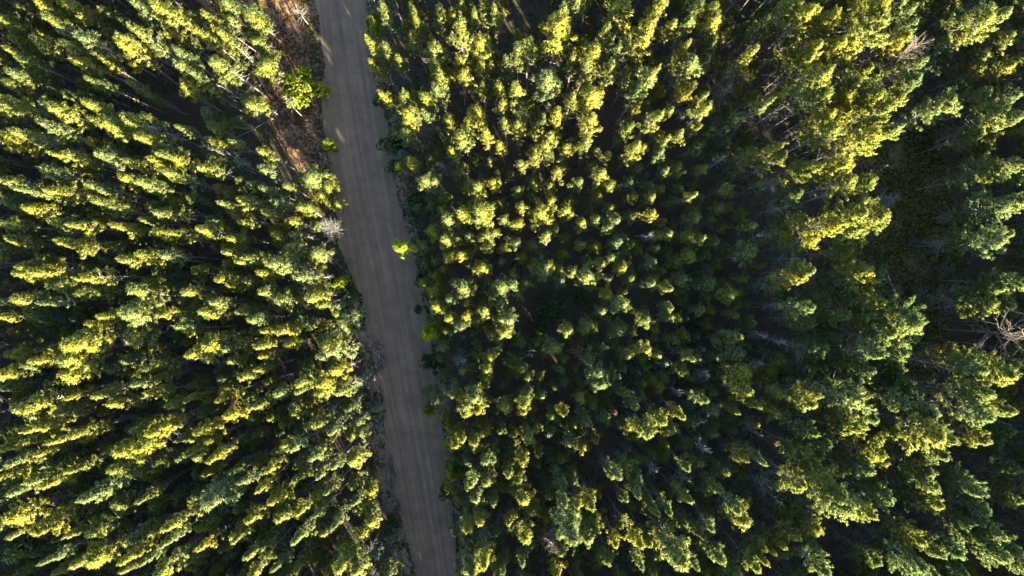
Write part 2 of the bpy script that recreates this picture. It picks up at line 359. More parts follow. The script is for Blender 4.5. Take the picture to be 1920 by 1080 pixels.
# ------------------------------------------------------------------ tree builders
def pine_meshes(name, seed, h, r, crown, mat, step=0.40, per=5, tl=0.23, tw=0.021, blades=10, dead=True, bare=0.0, taper=0.95):
    """A pine: trunk with its limbs (one mesh) and the needles (another)."""
    rng = np.random.default_rng(seed)
    wood, leaf = Build(), Build()
    zb = h * (1 - crown)
    lean = rng.normal(size=2) * 0.02 * h; ph = rng.random() * 6.28
    def axis(z):
        t = z / h
        return np.array([lean[0] * t * t + 0.06 * math.sin(3 * t + ph), lean[1] * t * t + 0.06 * math.cos(4 * t + ph), z])
    rb = 0.025 + 0.0048 * h
    zs = np.linspace(-0.25, h - 0.05, 13)
    wood.tube([axis(z) for z in zs], [rb * (1.25 if z < 0 else 1) * (1 - 0.9 * max(z, 0) / h) + 0.008 for z in zs], 7)
    if dead:
        z = 0.25 * h
        while z < zb:
            for k in range(rng.integers(2, 5)):
                a = rng.random() * 6.283; L = rng.uniform(0.3, 1.0) * r * 0.8
                p0 = axis(z); dr = np.array([math.cos(a), math.sin(a), rng.uniform(-0.3, 0.25)])
                p1 = p0 + dr * L * 0.6; p2 = p0 + dr * L + np.array([0, 0, rng.uniform(-0.15, 0.1)])
                wood.tube([p0, p1, p2], [0.017, 0.011, 0.004], 3)
                for q in range(2):
                    s = rng.uniform(0.3, 0.9); b = a + rng.choice([-1, 1]) * rng.uniform(0.5, 0.9)
                    e = p0 + dr * L * s
                    wood.tube([e, e + np.array([math.cos(b), math.sin(b), -0.1]) * L * 0.35], [0.008, 0.003], 3)
            z += rng.uniform(0.25, 0.5)
    P, D = [], []
    lob = rng.uniform(0.6, 1.3, 7)
    z = zb
    while z < h - 0.25:
        t = (z - zb) / (h - zb)
        prof = min(1.0, 1.2 * (1 - t) ** taper) * (0.5 + 0.5 * min(1, t / 0.3))
        a0 = rng.random() * 6.283
        nb = per + rng.integers(-1, 2)
        for k in range(nb):
            if rng.random() < 0.17: continue
            a = a0 + 6.283 * k / nb + rng.normal() * 0.2
            L = max(0.16, r * prof * lob[int((a % 6.283) / 6.283 * 7) % 7] * rng.uniform(0.55, 1.3))
            el = R(4) + R(48) * t + rng.normal() * 0.12
            p0 = axis(z)
            hd = np.array([math.cos(a), math.sin(a), 0.0])
            tips = []
            ss = np.linspace(0, 1, 4)
            pts = [p0 + hd * L * s * math.cos(el) + np.array([0, 0, L * (s * math.sin(el) + 0.22 * s * s)]) for s in ss]
            wood.tube(pts, [0.022 * (1 - 0.75 * s) + 0.004 for s in ss], 3)
            def on(s): return p0 + hd * L * s * math.cos(el) + np.array([0, 0, L * (s * math.sin(el) + 0.22 * s * s)])
            dirn = pts[3] - pts[2]; dirn /= np.linalg.norm(dirn)
            if rng.random() < (bare if t > 0.38 or not dead else 0.42): continue
            P.append(on(1.0)); D.append(dirn); P.append(on(0.9)); D.append(dirn + np.array([0, 0, 0.4]))
            nt_ = int(2 + L * 4)
            for s in np.arange(0.35, 1.0, 0.09): P.append(on(s)); D.append(dirn + rng.normal(size=3) * 0.45)
            P.append(on(1.06)); D.append(dirn)
            for q in range(nt_):
                s = rng.uniform(0.42, 1.0)
                sg = 1 if q % 2 else -1
                b = a + sg * rng.uniform(0.35, 0.8)
                tlg = (0.38 * L * (1.05 - s) + 0.10) * rng.uniform(0.6, 1.2)
                e0 = on(s); td = np.array([math.cos(b), math.sin(b), rng.uniform(0.15, 0.7)])
                e1 = e0 + td * tlg
                if tlg > 0.2: wood.tube([e0, e1], [0.009, 0.004], 3)
                P.append(e1); D.append(td + np.array([0, 0, 0.25]))
                P.append(e0 + td * tlg * 0.55); D.append(td + rng.normal(size=3) * 0.3)
                if tlg > 0.3:
                    P.append(e0 + td * tlg * 0.8 + rng.normal(size=3) * 0.05); D.append(td + np.array([0, 0, 0.6]))
        z += step * rng.uniform(0.75, 1.2) * (1 - 0.35 * t)
    for q in range(12):   # leader and its candles
        P.append(axis(h + 0.25 - 0.85 * q / 12)); D.append(np.array([rng.normal() * 0.5, rng.normal() * 0.5, 1.0]))
    leaf.needles(P, D, tl, tw, blades, 0.42, rng)
    return wood.mesh(name + '_trunk', [M['pale_bark' if name == 'slender_pine' else 'bark']], smooth=True), leaf.mesh(name + '_crown', [mat], tone=True), h, r

def dead_meshes(name, seed, h, r, mat, start=0.35, n=40, thick=1.0):
    """A bare tree: trunk, and the fan of twigs that is left of its crown."""
    rng = np.random.default_rng(seed)
    wood, tw = Build(), Build()
    lean = rng.normal(size=2) * 0.03 * h
    axis = lambda z: np.array([lean[0] * (z / h) ** 2, lean[1] * (z / h) ** 2, z])
    zs = np.linspace(-0.2, h, 9)
    wood.tube([axis(z) for z in zs], [thick * (0.02 + 0.0042 * h) * (1 - 0.88 * max(z, 0) / h) + 0.006 for z in zs], 6)
    for k in range(n):
        t = rng.random(); z = h * (start + (1 - start) * t * 0.97)
        a = rng.random() * 6.283; L = r * (1 - 0.6 * t) * rng.uniform(0.5, 1.15)
        el = rng.uniform(-0.1, 0.5) + 0.5 * t
        hd = np.array([math.cos(a) * math.cos(el), math.sin(a) * math.cos(el), math.sin(el)])
        p0 = axis(z); pts = [p0 + hd * L * s + np.array([0, 0, 0.12 * L * s * s]) + rng.normal(size=3) * 0.04 * L * (s > 0) for s in (0, 0.4, 0.75, 1)]
        tw.tube(pts, [0.022 * thick, 0.016 * thick, 0.011, 0.005], 4)
        for q in range(6):
            i = rng.integers(1, 4); e = pts[i - 1] + (pts[i] - pts[i - 1]) * rng.random()
            dd = hd + rng.normal(size=3) * 0.6; l2 = L * rng.uniform(0.15, 0.42)
            tw.tube([e, e + dd * l2 * 0.6, e + dd * l2 + np.array([0, 0, 0.05])], [0.011, 0.008, 0.004], 3)
    return wood.mesh(name + '_trunk', [mat], smooth=True), tw.mesh(name + '_crown', [mat], smooth=True), h, r

def shrub_meshes(name, seed, h, r, mat, n=420, tl=0.17, tw=0.05, blades=6):
    """A leafy bush: several stems from the ground, leaves in lobes round their ends."""
    rng = np.random.default_rng(seed)
    wood, leaf = Build(), Build()
    P, D = [], []
    ns = 9
    for k in range(ns):
        a = 6.283 * k / ns + rng.normal() * 0.3; q = rng.uniform(0.15, 0.85) if k else 0.0
        end = np.array([math.cos(a) * r * q, math.sin(a) * r * q, h * rng.uniform(0.7, 0.95) * (1 - 0.35 * q * q)])
        mid = end * np.array([0.4, 0.4, 0.5])
        wood.tube([(0, 0, -0.1), mid, end], [0.035, 0.022, 0.008], 4)
        lr = r * rng.uniform(0.28, 0.45)
        for i in range(n // ns):
            v = rng.normal(size=3); v /= np.linalg.norm(v); v[2] = v[2] * 0.8 + 0.15
            P.append(end + v * lr * rng.uniform(0.45, 1.05)); D.append(v + np.array([0, 0, 0.4]))
    leaf.needles(P, D, tl, tw, blades, 0.6, rng)
    return wood.mesh(name + '_stem', [M['bark']], smooth=True), leaf.mesh(name + '_leaves', [mat], tone=True), h, r

PROTO = {
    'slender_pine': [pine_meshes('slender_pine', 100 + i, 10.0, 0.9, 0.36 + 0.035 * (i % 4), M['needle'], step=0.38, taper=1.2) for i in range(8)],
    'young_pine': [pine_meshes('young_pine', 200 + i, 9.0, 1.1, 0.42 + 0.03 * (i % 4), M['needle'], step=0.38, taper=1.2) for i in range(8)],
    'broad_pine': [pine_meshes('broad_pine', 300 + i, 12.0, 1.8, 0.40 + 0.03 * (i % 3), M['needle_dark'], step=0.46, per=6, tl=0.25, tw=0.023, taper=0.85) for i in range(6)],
    'pine_sapling': [pine_meshes('pine_sapling', 400 + i, 3.2, 0.75, 0.85, M['leaf'], step=0.27, dead=False) for i in range(4)],
    'grey_sapling': [pine_meshes('grey_sapling', 450 + i, 4.0, 0.9, 0.8, M['blue'], step=0.33, tl=0.2, tw=0.02, bare=0.25) for i in range(4)],
    'dead_tree': [dead_meshes('dead_tree', 500 + i, 8.0, 1.1, M['grey'], 0.45, 26, 1.25) for i in range(5)],
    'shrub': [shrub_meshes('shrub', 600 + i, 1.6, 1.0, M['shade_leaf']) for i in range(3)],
}

# ------------------------------------------------------------------ where the crowns stand, read off the photograph
# per tile: offset in the photo, then crowns (x, y, radius) in thirds of a photo pixel; a trailing letter: d dark and low, x bare, s sapling, b shrub, g grey sapling
TILES = {
(0, 0): "200,40,50 260,130,60 330,70,50 470,190,70 430,270,50 700,290,80 780,190,60 840,220,60 920,160,60 720,210,50 920,40,70 1010,60,50 760,20,60 370,20,50 430,50,60 40,90,60 110,130,50 30,150,50 110,230,60 200,250,60 60,300,50 150,340,60 90,400,60 190,440,60 40,460,60 380,260,60 440,310,50 1010,340,70 1080,400,50 1020,490,75 750,490,40 840,530,40 560,350,50 550,440,45 1050,230,50 990,280,50 1190,60,50 1250,200,55 1280,20,60 1380,90,90 1150,190,50 1250,350,80 1320,240,50x 1270,490,40x 1190,540,40g 1400,570,70 60,570,70 30,620,60 60,780,80 140,760,60 270,590,60 350,620,70 440,540,60 500,580,60 620,690,90 770,670,80 820,750,60 260,720,60 340,730,50 520,820,60 590,890,70 430,880,60 360,900,40 1040,730,40 1330,790,35 750,900,50 880,880,50 960,860,60 1020,900,60 960,980,60 1060,1020,60 1160,930,60 1210,850,35x 1320,910,50x 310,990,70 340,1060,60 690,1010,60 790,1020,60 560,1060,60 1400,1030,50 20,980,50 120,1060,50",
(480, 0): "20,110,50 10,200,60 40,310,80 100,440,50g 400,800,40s 235,60,50x 20,570,60 280,990,80 390,1020,80 60,1060,50 190,1060,50 170,580,40x 30,850,50d 60,960,60d 700,20,40 660,130,50 650,240,40 650,340,35 720,240,50 760,280,60 810,320,50 730,390,40 820,150,50 890,220,60 920,110,50 860,60,50 1010,90,60 1120,80,60 1110,180,80 1000,270,90 1010,360,60 1010,420,60 1260,220,90 1160,340,60 1130,400,60 1260,350,70 930,520,70 1020,500,60 820,530,70 800,600,50 720,490,50 700,570,40b 870,650,80 840,740,60 900,620,50 980,640,50 1220,620,90 1080,700,60 1150,750,70 1310,760,45 1390,820,50 1410,700,40 1380,470,60 1370,590,50 1270,480,40 1350,60,50 1270,30,60 1200,100,50 1160,20,50 1090,860,50 1100,960,50 1040,920,35x 1345,1010,55 860,920,50 910,1010,60 1000,1030,60 770,800,70b 830,870,50g 1250,1040,60 780,950,50b 1420,350,50",
(960, 0): "40,290,60 110,270,80 60,180,50 250,180,110 310,80,60 370,20,70 40,490,70 220,440,90 50,640,60 50,730,50 330,550,50 270,640,60 210,740,60 180,820,60 160,630,50 60,890,50 130,900,50 260,950,50 380,1010,50d 300,840,50d 430,270,90 520,200,60 420,360,60 360,320,50 440,550,100 450,700,70 440,820,40 560,390,70 580,300,60 630,210,60 640,70,90 760,130,80 820,90,60 870,20,60 740,265,40 690,360,60 740,460,70 700,530,60 800,410,50 720,610,50 860,350,50 650,440,40 880,130,60 1060,20,90 1170,20,70 1010,130,60 1150,150,80 1130,240,60 1090,350,50 1000,340,80 970,480,70 990,270,50 1060,530,45 1120,600,60 1040,690,35 810,650,70 880,610,40 620,740,70d 690,850,60 840,870,50 960,770,50 870,780,50d 1360,270,60 1230,520,60x 1250,660,60d 1180,910,50x 1100,920,50d 1210,1040,50 1340,880,70d 500,980,60d 1420,560,50 1390,1050,50d 1010,640,35x 880,940,50d 1430,100,50 760,1000,30g 30,1060,40 230,1060,40d",
(1440, 0): "110,40,60 60,110,70 230,60,60 380,130,70 540,160,100 460,250,90 370,310,80 620,70,90 560,10,70 760,30,60 800,60,50 790,150,50 720,240,70 820,320,60 240,310,60 210,370,50 330,430,70 290,550,60 80,530,60 170,540,60x 460,440,60 430,550,60 320,650,60 410,640,60 330,740,60 590,560,90 640,620,70 580,690,80 520,810,80 630,740,60 820,490,70 740,560,60 1030,560,100 920,620,60 1180,90,110 1080,100,70 1270,110,60 1100,200,70d 1000,200,90d 1340,220,80d 1210,520,60 1360,530,70 1260,690,110 1380,670,60 1160,760,70d 1290,920,90 1390,900,70 1100,1000,60d 70,900,70 360,910,60 270,940,80 170,950,70 540,1040,70 450,1010,80 20,820,50 30,640,50x 610,950,40g 890,810,40b",
(0, 360): "90,60,70 180,90,60 290,180,60 440,180,50 390,310,60 470,290,60 500,340,50 160,390,60 600,20,60 570,80,60 550,150,40 690,190,50 660,110,50 930,110,50 840,140,40 920,250,60 1010,230,50 700,390,60 830,370,60 920,350,60 50,290,60 510,460,60 330,520,70 230,430,70 150,470,60 470,560,60 600,560,60 270,610,40 120,630,70 60,590,50 790,600,80 730,690,90 860,530,50 1060,540,60 1180,610,50 1190,210,60 1220,150,50 1240,80,40 1380,30,50 1330,130,60 1380,150,40 1320,250,50 1280,340,50 1360,390,50 1410,370,40 1230,470,60 1310,500,60 1410,480,50 1170,700,60 1200,810,80 1100,870,60 1020,790,50 1240,640,50 430,830,90 520,790,80 440,910,90 570,770,60 340,840,50 760,820,90 740,950,60d 910,990,60 850,1000,50 130,890,70 60,900,60 270,940,60 190,980,50 600,710,50 1370,840,70 1340,940,60 1370,1020,60 1270,880,50 1060,700,50 360,1050,70 30,1020,60 900,1050,50 940,670,50 1380,640,50 1400,720,50 1000,100,50d 280,20,50 20,170,50 640,300,50 1120,420,40d 60,700,50 260,720,50d",
(480, 360): "250,70,60 290,110,60 200,150,50 380,20,60 460,60,60 340,190,40 190,310,60 330,350,70 260,470,60 110,420,70 60,410,60 40,480,50 180,530,50 40,570,60 320,560,70 160,630,80 250,640,50 440,520,40s 500,500,30s 540,560,40b 470,630,45g 130,780,60 80,770,50 210,860,40 400,850,70 440,900,90 510,770,90 370,820,60 390,940,60 40,930,50 30,1000,40 240,1050,60 360,1050,60 460,1000,60 590,1050,60g 30,850,50 370,620,50 50,130,40 220,230,40d 130,60,50 120,260,50d 900,60,60b 870,160,40g 910,230,40g 1050,90,50 1090,160,70 1010,210,70 1060,270,60 1270,80,90 1260,250,60 1300,320,60 1190,230,40 1080,370,50 1160,360,40 1180,400,40g 1000,550,60 930,480,50b 1160,560,80 1180,620,40 1090,600,40 1070,700,50 1175,710,35 1380,520,70 1390,640,55 1380,720,40 990,790,60s 1160,820,40g 1180,1030,40 1310,920,60 1300,1000,50 1330,800,60d 990,960,60b 1080,800,50d 1400,150,50 1420,260,40 1380,390,40g 1290,1060,50 1250,740,50d 1030,870,50d",
(960, 360): "45,75,45 190,120,80 230,200,40 330,110,60 560,120,60 490,140,50d 550,190,50 230,40,50 590,280,60d 190,240,40 180,265,60g 400,280,30d 195,390,35 170,460,70d 420,470,70 350,460,50d 630,430,60 580,370,50d 550,480,40g 780,410,60d 800,110,50 790,30,50d 770,520,50 860,540,55 990,230,60 1080,300,50 1030,140,60d 1180,245,40 1190,90,50d 900,230,50d 830,240,50d 1010,370,60d 960,490,60d 1330,350,90d 1370,190,60d 1250,570,70 1150,500,70d 1020,20,30 640,640,70 560,580,60d 770,740,60 610,770,70d 890,710,40 920,640,30 990,710,40g 310,790,60 440,760,70d 240,880,70d 500,900,50 640,920,55 750,890,60 450,950,60d 470,1050,70 1270,680,50 1300,800,60 1190,820,50d 1040,830,50g 1070,880,50g 1060,960,50d 990,920,50 960,1000,60d 850,950,60g 580,1020,60d 700,1030,50g 1280,920,80d 1100,1020,50x 1320,1040,90 40,1000,60d 100,1040,50d 100,910,40g 10,520,50 20,170,50 20,280,40 220,640,70b 760,250,40x 1390,250,40x 1400,800,50x 1400,540,40x 1370,970,40x 1090,660,50d 900,830,50d 520,680,50d 370,600,50b 150,760,50b",
(1440, 360): "50,90,50x 330,150,70 470,90,90 450,200,60 610,130,90 420,330,60d 250,290,70d 140,350,50x 150,480,60 220,440,50 500,480,80 390,500,100d 600,620,70 680,690,70 800,740,100 780,840,110 650,800,90 690,920,80 560,940,70 530,1010,80 450,990,60d 400,690,60 310,640,80d 190,650,50 200,720,60d 370,830,70d 280,900,80d 220,870,70d 50,840,50x 50,660,50x 550,680,80d 720,1000,80d 70,930,60d 1300,80,110 1380,60,60 1270,260,110 1320,240,60 1120,260,80d 1380,490,80 1300,560,70 1330,640,80 1240,670,90 1150,600,100d 1130,1000,80 1030,960,60 1270,1020,100 1200,940,60d 100,200,60d 60,540,60d 200,180,60d",
(0, 720): "60,20,50 210,90,90 80,160,80 230,180,80 340,160,60 410,40,40 270,230,60 190,250,50 200,320,50 100,410,60 40,330,60 220,400,40 450,290,60 340,300,40 660,130,50 610,40,60 870,75,50 780,20,50 970,100,50 1060,65,30 1250,60,40 1330,60,40 1390,50,40 1270,160,60 920,190,50 770,230,50 640,350,40 730,390,80 800,330,80 700,490,70 860,270,60 1150,260,60 1110,340,50 1190,370,50 1220,300,40 1040,320,40 240,560,60 330,510,60 500,650,50 550,600,70 690,700,80 780,640,40 570,810,70 1140,660,100 1240,610,80 1020,780,60 830,860,70 900,830,50 740,950,60 850,960,40 920,1030,70 540,970,110 460,1010,60 90,760,90 40,800,50 240,810,80 80,840,50 1410,750,60 1370,840,60 1270,940,40 1430,960,40 1420,1050,50 1080,950,60 1160,920,50 290,1000,40 350,1050,50 60,960,100d 20,620,60 140,560,60 30,520,50 450,470,50 710,1060,50 980,880,40 1290,870,40 450,840,50 1330,480,50 1400,560,40 1180,500,40d 120,1040,60d",
(480, 720): "30,120,50 220,120,70 280,20,50 360,50,70 500,20,60 130,60,60 310,220,60 350,180,50 500,160,60g 590,290,50 430,240,50 240,370,60 340,380,50 390,350,50 560,400,60 540,470,50 380,480,40 130,380,40 80,440,50 50,560,50 290,540,50 130,620,60 160,730,70 220,700,50 420,610,40 370,730,40 350,600,50 470,740,40 90,870,60 40,850,50 240,850,50 150,1010,40 200,1030,50 10,940,50 620,590,60 610,830,60 650,790,50 580,660,40 470,1020,70 540,950,50 570,1050,60 660,130,40g 730,1050,60 680,930,50g 760,880,40g 770,770,45b 450,450,40 960,40,45 1030,100,35 960,155,20s 1090,40,60 1140,150,60 1090,250,40 1130,290,50 1270,270,60 1210,40,50 1290,20,40 1290,110,40 1400,150,60 1250,380,50d 1110,500,45s 1190,560,40 1250,570,50 1310,610,35 1420,510,50 1280,990,60 1250,850,70x 1370,840,50 1430,790,40 1390,1040,50 1180,440,50d 1330,450,60d 1070,600,50b 1330,330,50d 1370,260,50d 1150,800,50d 1190,700,45d",  # the last dark pines listed here are added to shade the road
(960, 720): "40,80,40 110,70,40 180,80,30 40,180,50 300,160,50 400,100,50 410,170,40 400,230,30 500,20,70 500,190,60d 650,40,50 700,120,60 160,390,40 350,330,60d 260,560,70d 40,440,60 40,560,60 50,660,80 140,730,70 320,850,100 300,960,60 90,870,70 50,980,50 380,680,50 450,680,60 310,680,50 440,880,70 480,790,80 570,530,60 690,550,60 700,600,60 640,470,60 640,260,60 780,290,70 720,250,40 800,250,40 910,260,70 850,180,70 990,340,50 960,160,40 1070,110,50 1180,170,60d 1260,140,40 1330,40,80 1370,90,50 1010,480,50 1070,460,40 1210,490,60 1140,600,60 1250,680,60 1320,760,80 1300,420,60 1410,410,40 1120,760,50 1150,810,40 1040,830,50 980,770,50 960,660,60 880,690,50 800,660,40 650,680,40 790,730,40 780,610,40x 900,940,110 660,890,60 760,900,60 730,1000,50 540,970,60 580,880,50 1180,950,70 1260,1040,80 1330,1000,60 1390,890,60 1420,980,50 1050,1010,50 990,1030,30 1100,1060,50 1080,330,60x 960,540,60x 790,480,60x 1360,240,50x 1070,200,50x 930,40,50x 1420,560,60x 650,360,50g 740,80,40d 820,1040,60d 210,300,50d 120,260,50d 230,180,40d",
(1440, 720): "230,60,60 240,120,30 20,120,40 60,40,70d 440,100,110 500,40,60 480,240,80 390,280,60 560,180,60 240,260,60 320,340,60 170,380,60 220,460,60 140,510,50 300,510,70 400,460,60 620,430,80 550,500,70 650,60,80 730,80,80 770,30,60 640,280,70 720,290,40 850,170,110 940,250,120 1010,290,60 960,380,80 870,500,100 920,560,60 840,650,50 930,660,60 440,650,120 540,690,50 650,660,70 380,620,50 200,720,70d 260,800,80 150,860,70 220,940,80 290,1020,80 40,900,60 20,960,40 1210,60,90 1290,130,80 1180,160,90 1190,310,80 1270,330,60 1400,490,80d 1080,560,80d 1210,730,90 1170,600,60 1300,800,60 1250,920,90 1280,980,60 1060,930,80 1100,760,60 860,860,30 690,990,50 840,1000,90 900,1040,60 780,960,60 1380,960,60 1410,1020,60 1070,1020,60 1150,870,60 590,980,40 950,950,60 60,560,70d 60,640,50x 1340,300,60d 1380,640,60d",
}
def zone_height(x, y):
    """Stand height, metres, under a crown seen at this photo pixel."""
    if x < road_l(y) - 5: return 10.0 - 1.3 * max(0, 1 - (road_l(y) - x) / 150.0)
    mid = float(np.interp(y, [0, 250, 350, 650, 760, 1080], [10.8, 10.0, 8.2, 8.1, 8.7, 9.5]))
    t = min(1, max(0, (x - 1380) / 160.0))
    far = 11.4 + (1.8 if y < 460 and x < 1660 else 0)
    if x > 1710 and y < 650: far = 9.6
    return mid * (1 - t) + far * t
rnd = random.Random(3)
spots = []       # name, base, height, radius, crown pixel, dark
for (ox, oy), s in TILES.items():
    for e in s.split():
        f = e[-1] if e[-1].isalpha() else ''
        zx, zy, zr = map(float, (e[:-1] if f else e).split(','))
        x, y, rr = ox + zx / 3, oy + zy / 3, zr / 3
        zh = zone_height(x, y)
        left = x < road_l(y)
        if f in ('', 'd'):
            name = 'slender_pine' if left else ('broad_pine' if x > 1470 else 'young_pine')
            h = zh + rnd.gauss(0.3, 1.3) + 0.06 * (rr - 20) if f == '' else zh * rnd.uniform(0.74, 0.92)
        elif f == 'x': name = 'dead_tree'; h = zh * rnd.uniform(0.7, 0.95)
        elif f == 'g': name = 'grey_sapling'; h = rnd.uniform(3.5, 5.0)
        elif f == 's': name = 'pine_sapling'; h = rnd.uniform(2.4, 3.6) if left else rnd.uniform(5.5, 7.0)
        else: name = 'shrub'; h = rnd.uniform(1.2, 2.0)
        zf = {'shrub': 0.6, 'dead_tree': 0.82}.get(name, 0.9 if f in ('', 'd') else 0.8)
        while True:
            b = at(x, y, zf * h)
            if (road_dist(b.x, b.y) > (0.7 if h > 4 else 0.3) and (verge(b.x, b.y) < 0.3 or h < 5.5)) or h < 3.2: break
            h -= 0.4
        rw_ = rr * (rr / 20.0) ** 0.3 * (H - zf * h) / F * ((1.0 if left else 1.06) if name.endswith('pine') else 1.1)
        spots.append([name, b.x, b.y, h, rw_, (x, y), f == 'd', rr])

def place(name, bx, by, h, r, rot=None, protos=None, root=None):
    """One plant: an Empty at its foot with its trunk and crown under it."""
    P = (protos or PROTO[name])
    tr, cr, h0, r0 = P[rnd.randrange(len(P))]
    e = bpy.data.objects.new(root or name, None); C.objects.link(e)
    e.empty_display_size = 0.3
    e.location = (bx, by, float(ground_z(bx, by)))
    e.rotation_euler = (rnd.gauss(0, 0.02), rnd.gauss(0, 0.02), rnd.random() * 6.283 if rot is None else rot)
    sx = min(1.7, max(0.62, r / r0)); sz = h / h0
    e.scale = (sx, sx, sz)
    shr = name in ('shrub', 'roadside_bush', 'thicket_bush')
    link('stem' if shr else 'trunk', tr, e); link('foliage' if shr else 'crown', cr, e)
    return e

CAP = 300
placed = []
rest = []        # plants past the limit: they join the forest mass
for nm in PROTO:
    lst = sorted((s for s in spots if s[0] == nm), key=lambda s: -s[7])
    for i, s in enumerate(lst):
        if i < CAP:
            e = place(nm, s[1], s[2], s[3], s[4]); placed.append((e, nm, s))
            x, y = s[5]                     # hue shift paints sunlit gold left of clearing, shade beyond and on dark trees
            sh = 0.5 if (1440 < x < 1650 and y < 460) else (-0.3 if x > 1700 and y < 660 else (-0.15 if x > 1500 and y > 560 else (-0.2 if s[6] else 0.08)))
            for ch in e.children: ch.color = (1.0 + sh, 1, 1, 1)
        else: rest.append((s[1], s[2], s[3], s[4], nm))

# ------------------------------------------------------------------ the remaining trees: understorey and the stand beyond the frame, one mass
occ = {}
def near(x, y, d):
    i, j = int(x // 2), int(y // 2)
    for a in range(i - 1, i + 2):
        for b in range(j - 1, j + 2):
            for (u, v) in occ.get((a, b), ()):
                if (u - x) ** 2 + (v - y) ** 2 < d * d: return True
    return False
def occupy(x, y): occ.setdefault((int(x // 2), int(y // 2)), []).append((x, y))
for s in spots: occupy(s[1], s[2])
fr = random.Random(8)
for k in range(60000):
    x, y = fr.uniform(-54, 66), fr.uniform(-66, 40)
    if road_dist(x, y) < (0.5 if x < 0 and y < 2 else 0.9) or clearing(x, y) > 0.05 or verge(x, y) > 0.1: continue
    gx, gy = pix((x, y, 0))
    inside = -60 < gx < 1980 and -60 < gy < 1140
    cx, cy = pix((x, y, 8.0))
    zh = zone_height(min(1900, max(0, cx)), min(1080, max(0, cy)))
    right = cx > 1450
    dmin = fr.uniform(0.8, 1.15) if cx < 700 else (fr.uniform(0.85, 1.2) if not right else fr.uniform(1.1, 1.5))
    if near(x, y, dmin): continue
    q = at(cx + (22 if cx > 1500 else 0), cy)
    if verge(q.x, q.y) > 0.1: continue
    if cx > 1500 and clearing(q.x, q.y) > 0.02: continue
    seen = -20 < cx < 1940 and -20 < cy < 1100
    h = zh * ((fr.uniform(0.4, 0.72) if not right else fr.uniform(0.5, 0.88)) if seen else fr.uniform(0.85, 1.08))
    occupy(x, y)
    rest.append((x, y, h, fr.uniform(0.5, 0.9) * (1.4 if right else 1.0), 'broad_pine' if right else ('slender_pine' if cx < 700 else 'young_pine')))
# pines added to shade the road wherever it would lie open to the sun
SH = np.array([SUN_DIR.x, SUN_DIR.y]) / math.hypot(SUN_DIR.x, SUN_DIR.y); TAN = math.tan(SUN_EL)
TR = np.array([(a[1], a[2], a[3], a[4]) for a in spots if a[0].endswith('pine')] + [(a[0], a[1], a[2], a[3]) for a in rest])
added = 0
for py in range(-20, 1110, 9):
    for u in np.linspace(-0.35 if py > 480 else 0.06, 0.97, 16):
        px = road_l(py) * (1 - u) + road_r(py) * u
        if py < 400 and u < 0.12: continue
        w = at(px, py); dx = TR[:, 0] - w.x; dy = TR[:, 1] - w.y
        al = dx * SH[0] + dy * SH[1]; off = np.abs(dx * SH[1] - dy * SH[0]); z = al * TAN
        if ((al > 0) & (off < 0.5 * TR[:, 3]) & (z < TR[:, 2] * 0.88) & (z > TR[:, 2] * 0.66)).any() or added > 240: continue
        for dd in (25.0, 22.0, 19.0, 28.0):
            q = (w.x + SH[0] * dd, w.y + SH[1] * dd)
            if road_dist(*q) > 1.2 and not near(q[0], q[1], 0.5): break
        hh = dd * TAN / 0.8; occupy(*q); added += 1
        rest.append((q[0], q[1], hh, 0.95, 'young_pine')); TR = np.vstack([TR, (q[0], q[1], hh, 0.95)])
added2 = 0
for py in range(10, 430, 16):          # more pines added, to shade sunlit ground left of the clearing
    for px in range(1340, 1520, 16):
        w = at(px, py); dx = TR[:, 0] - w.x; dy = TR[:, 1] - w.y
        al = dx * SH[0] + dy * SH[1]; off = np.abs(dx * SH[1] - dy * SH[0]); z = al * TAN
        if ((al > 0) & (off < 0.55 * TR[:, 3]) & (z < TR[:, 2] * 0.88) & (z > TR[:, 2] * 0.6)).any() or added2 > 90: continue
        for dd in (16.0, 13.0, 20.0, 24.0, 10.0):
            q = (w.x + SH[0] * dd, w.y + SH[1] * dd)
            if clearing(*q) < 0.02 and not near(q[0], q[1], 0.5): break
        hh = dd * TAN / 0.78; occupy(*q); added2 += 1
        rest.append((q[0], q[1], hh, 1.1, 'young_pine')); TR = np.vstack([TR, (q[0], q[1], hh, 1.1)])
print('closing trees', added, added2)
print('individual plants', len(placed), 'mass', len(rest))

kinds = ['slender_pine', 'young_pine', 'broad_pine']
srcs = []        # (trunk object, crown object) of standing individuals that the mass repeats
base_of = {}
for kn in kinds:
    base_of[kn] = len(srcs)
    for tr, cr, h0, r0 in PROTO[kn]:
        ot = next(o for e, nm, s in placed if nm == kn for o in e.children if o.data == tr)
        oc = next(o for e, nm, s in placed if nm == kn for o in e.children if o.data == cr)
        srcs.append((ot, oc, h0, r0))
pts, idxs, scl, rots = [], [], [], []
for x, y, h, r, kn in rest:
    if kn not in kinds: continue
    i = base_of[kn] + fr.randrange(len(PROTO[kn]))
    pts.append((x, y, float(ground_z(x, y)))); idxs.append(i)
    s = min(1.5, max(0.6, r / srcs[i][3])); scl.append((s, s, h / srcs[i][2])); rots.append((fr.gauss(0, 0.03), fr.gauss(0, 0.03), fr.random() * 6.283))
me = bpy.data.meshes.new('pine_forest')
me.from_pydata(pts, [], [])
at_ = me.attributes.new('pick', 'INT', 'POINT'); at_.data.foreach_set('value', np.array(idxs, np.int32))
at_ = me.attributes.new('grow', 'FLOAT_VECTOR', 'POINT'); at_.data.foreach_set('vector', np.array(scl, np.float32).ravel())
at_ = me.attributes.new('turn', 'FLOAT_VECTOR', 'POINT'); at_.data.foreach_set('vector', np.array(rots, np.float32).ravel())
forest = link('pine_forest', me)
tag(forest, 'mass of shaded pines between and beyond the taller pines, some added for shade', kind='stuff')
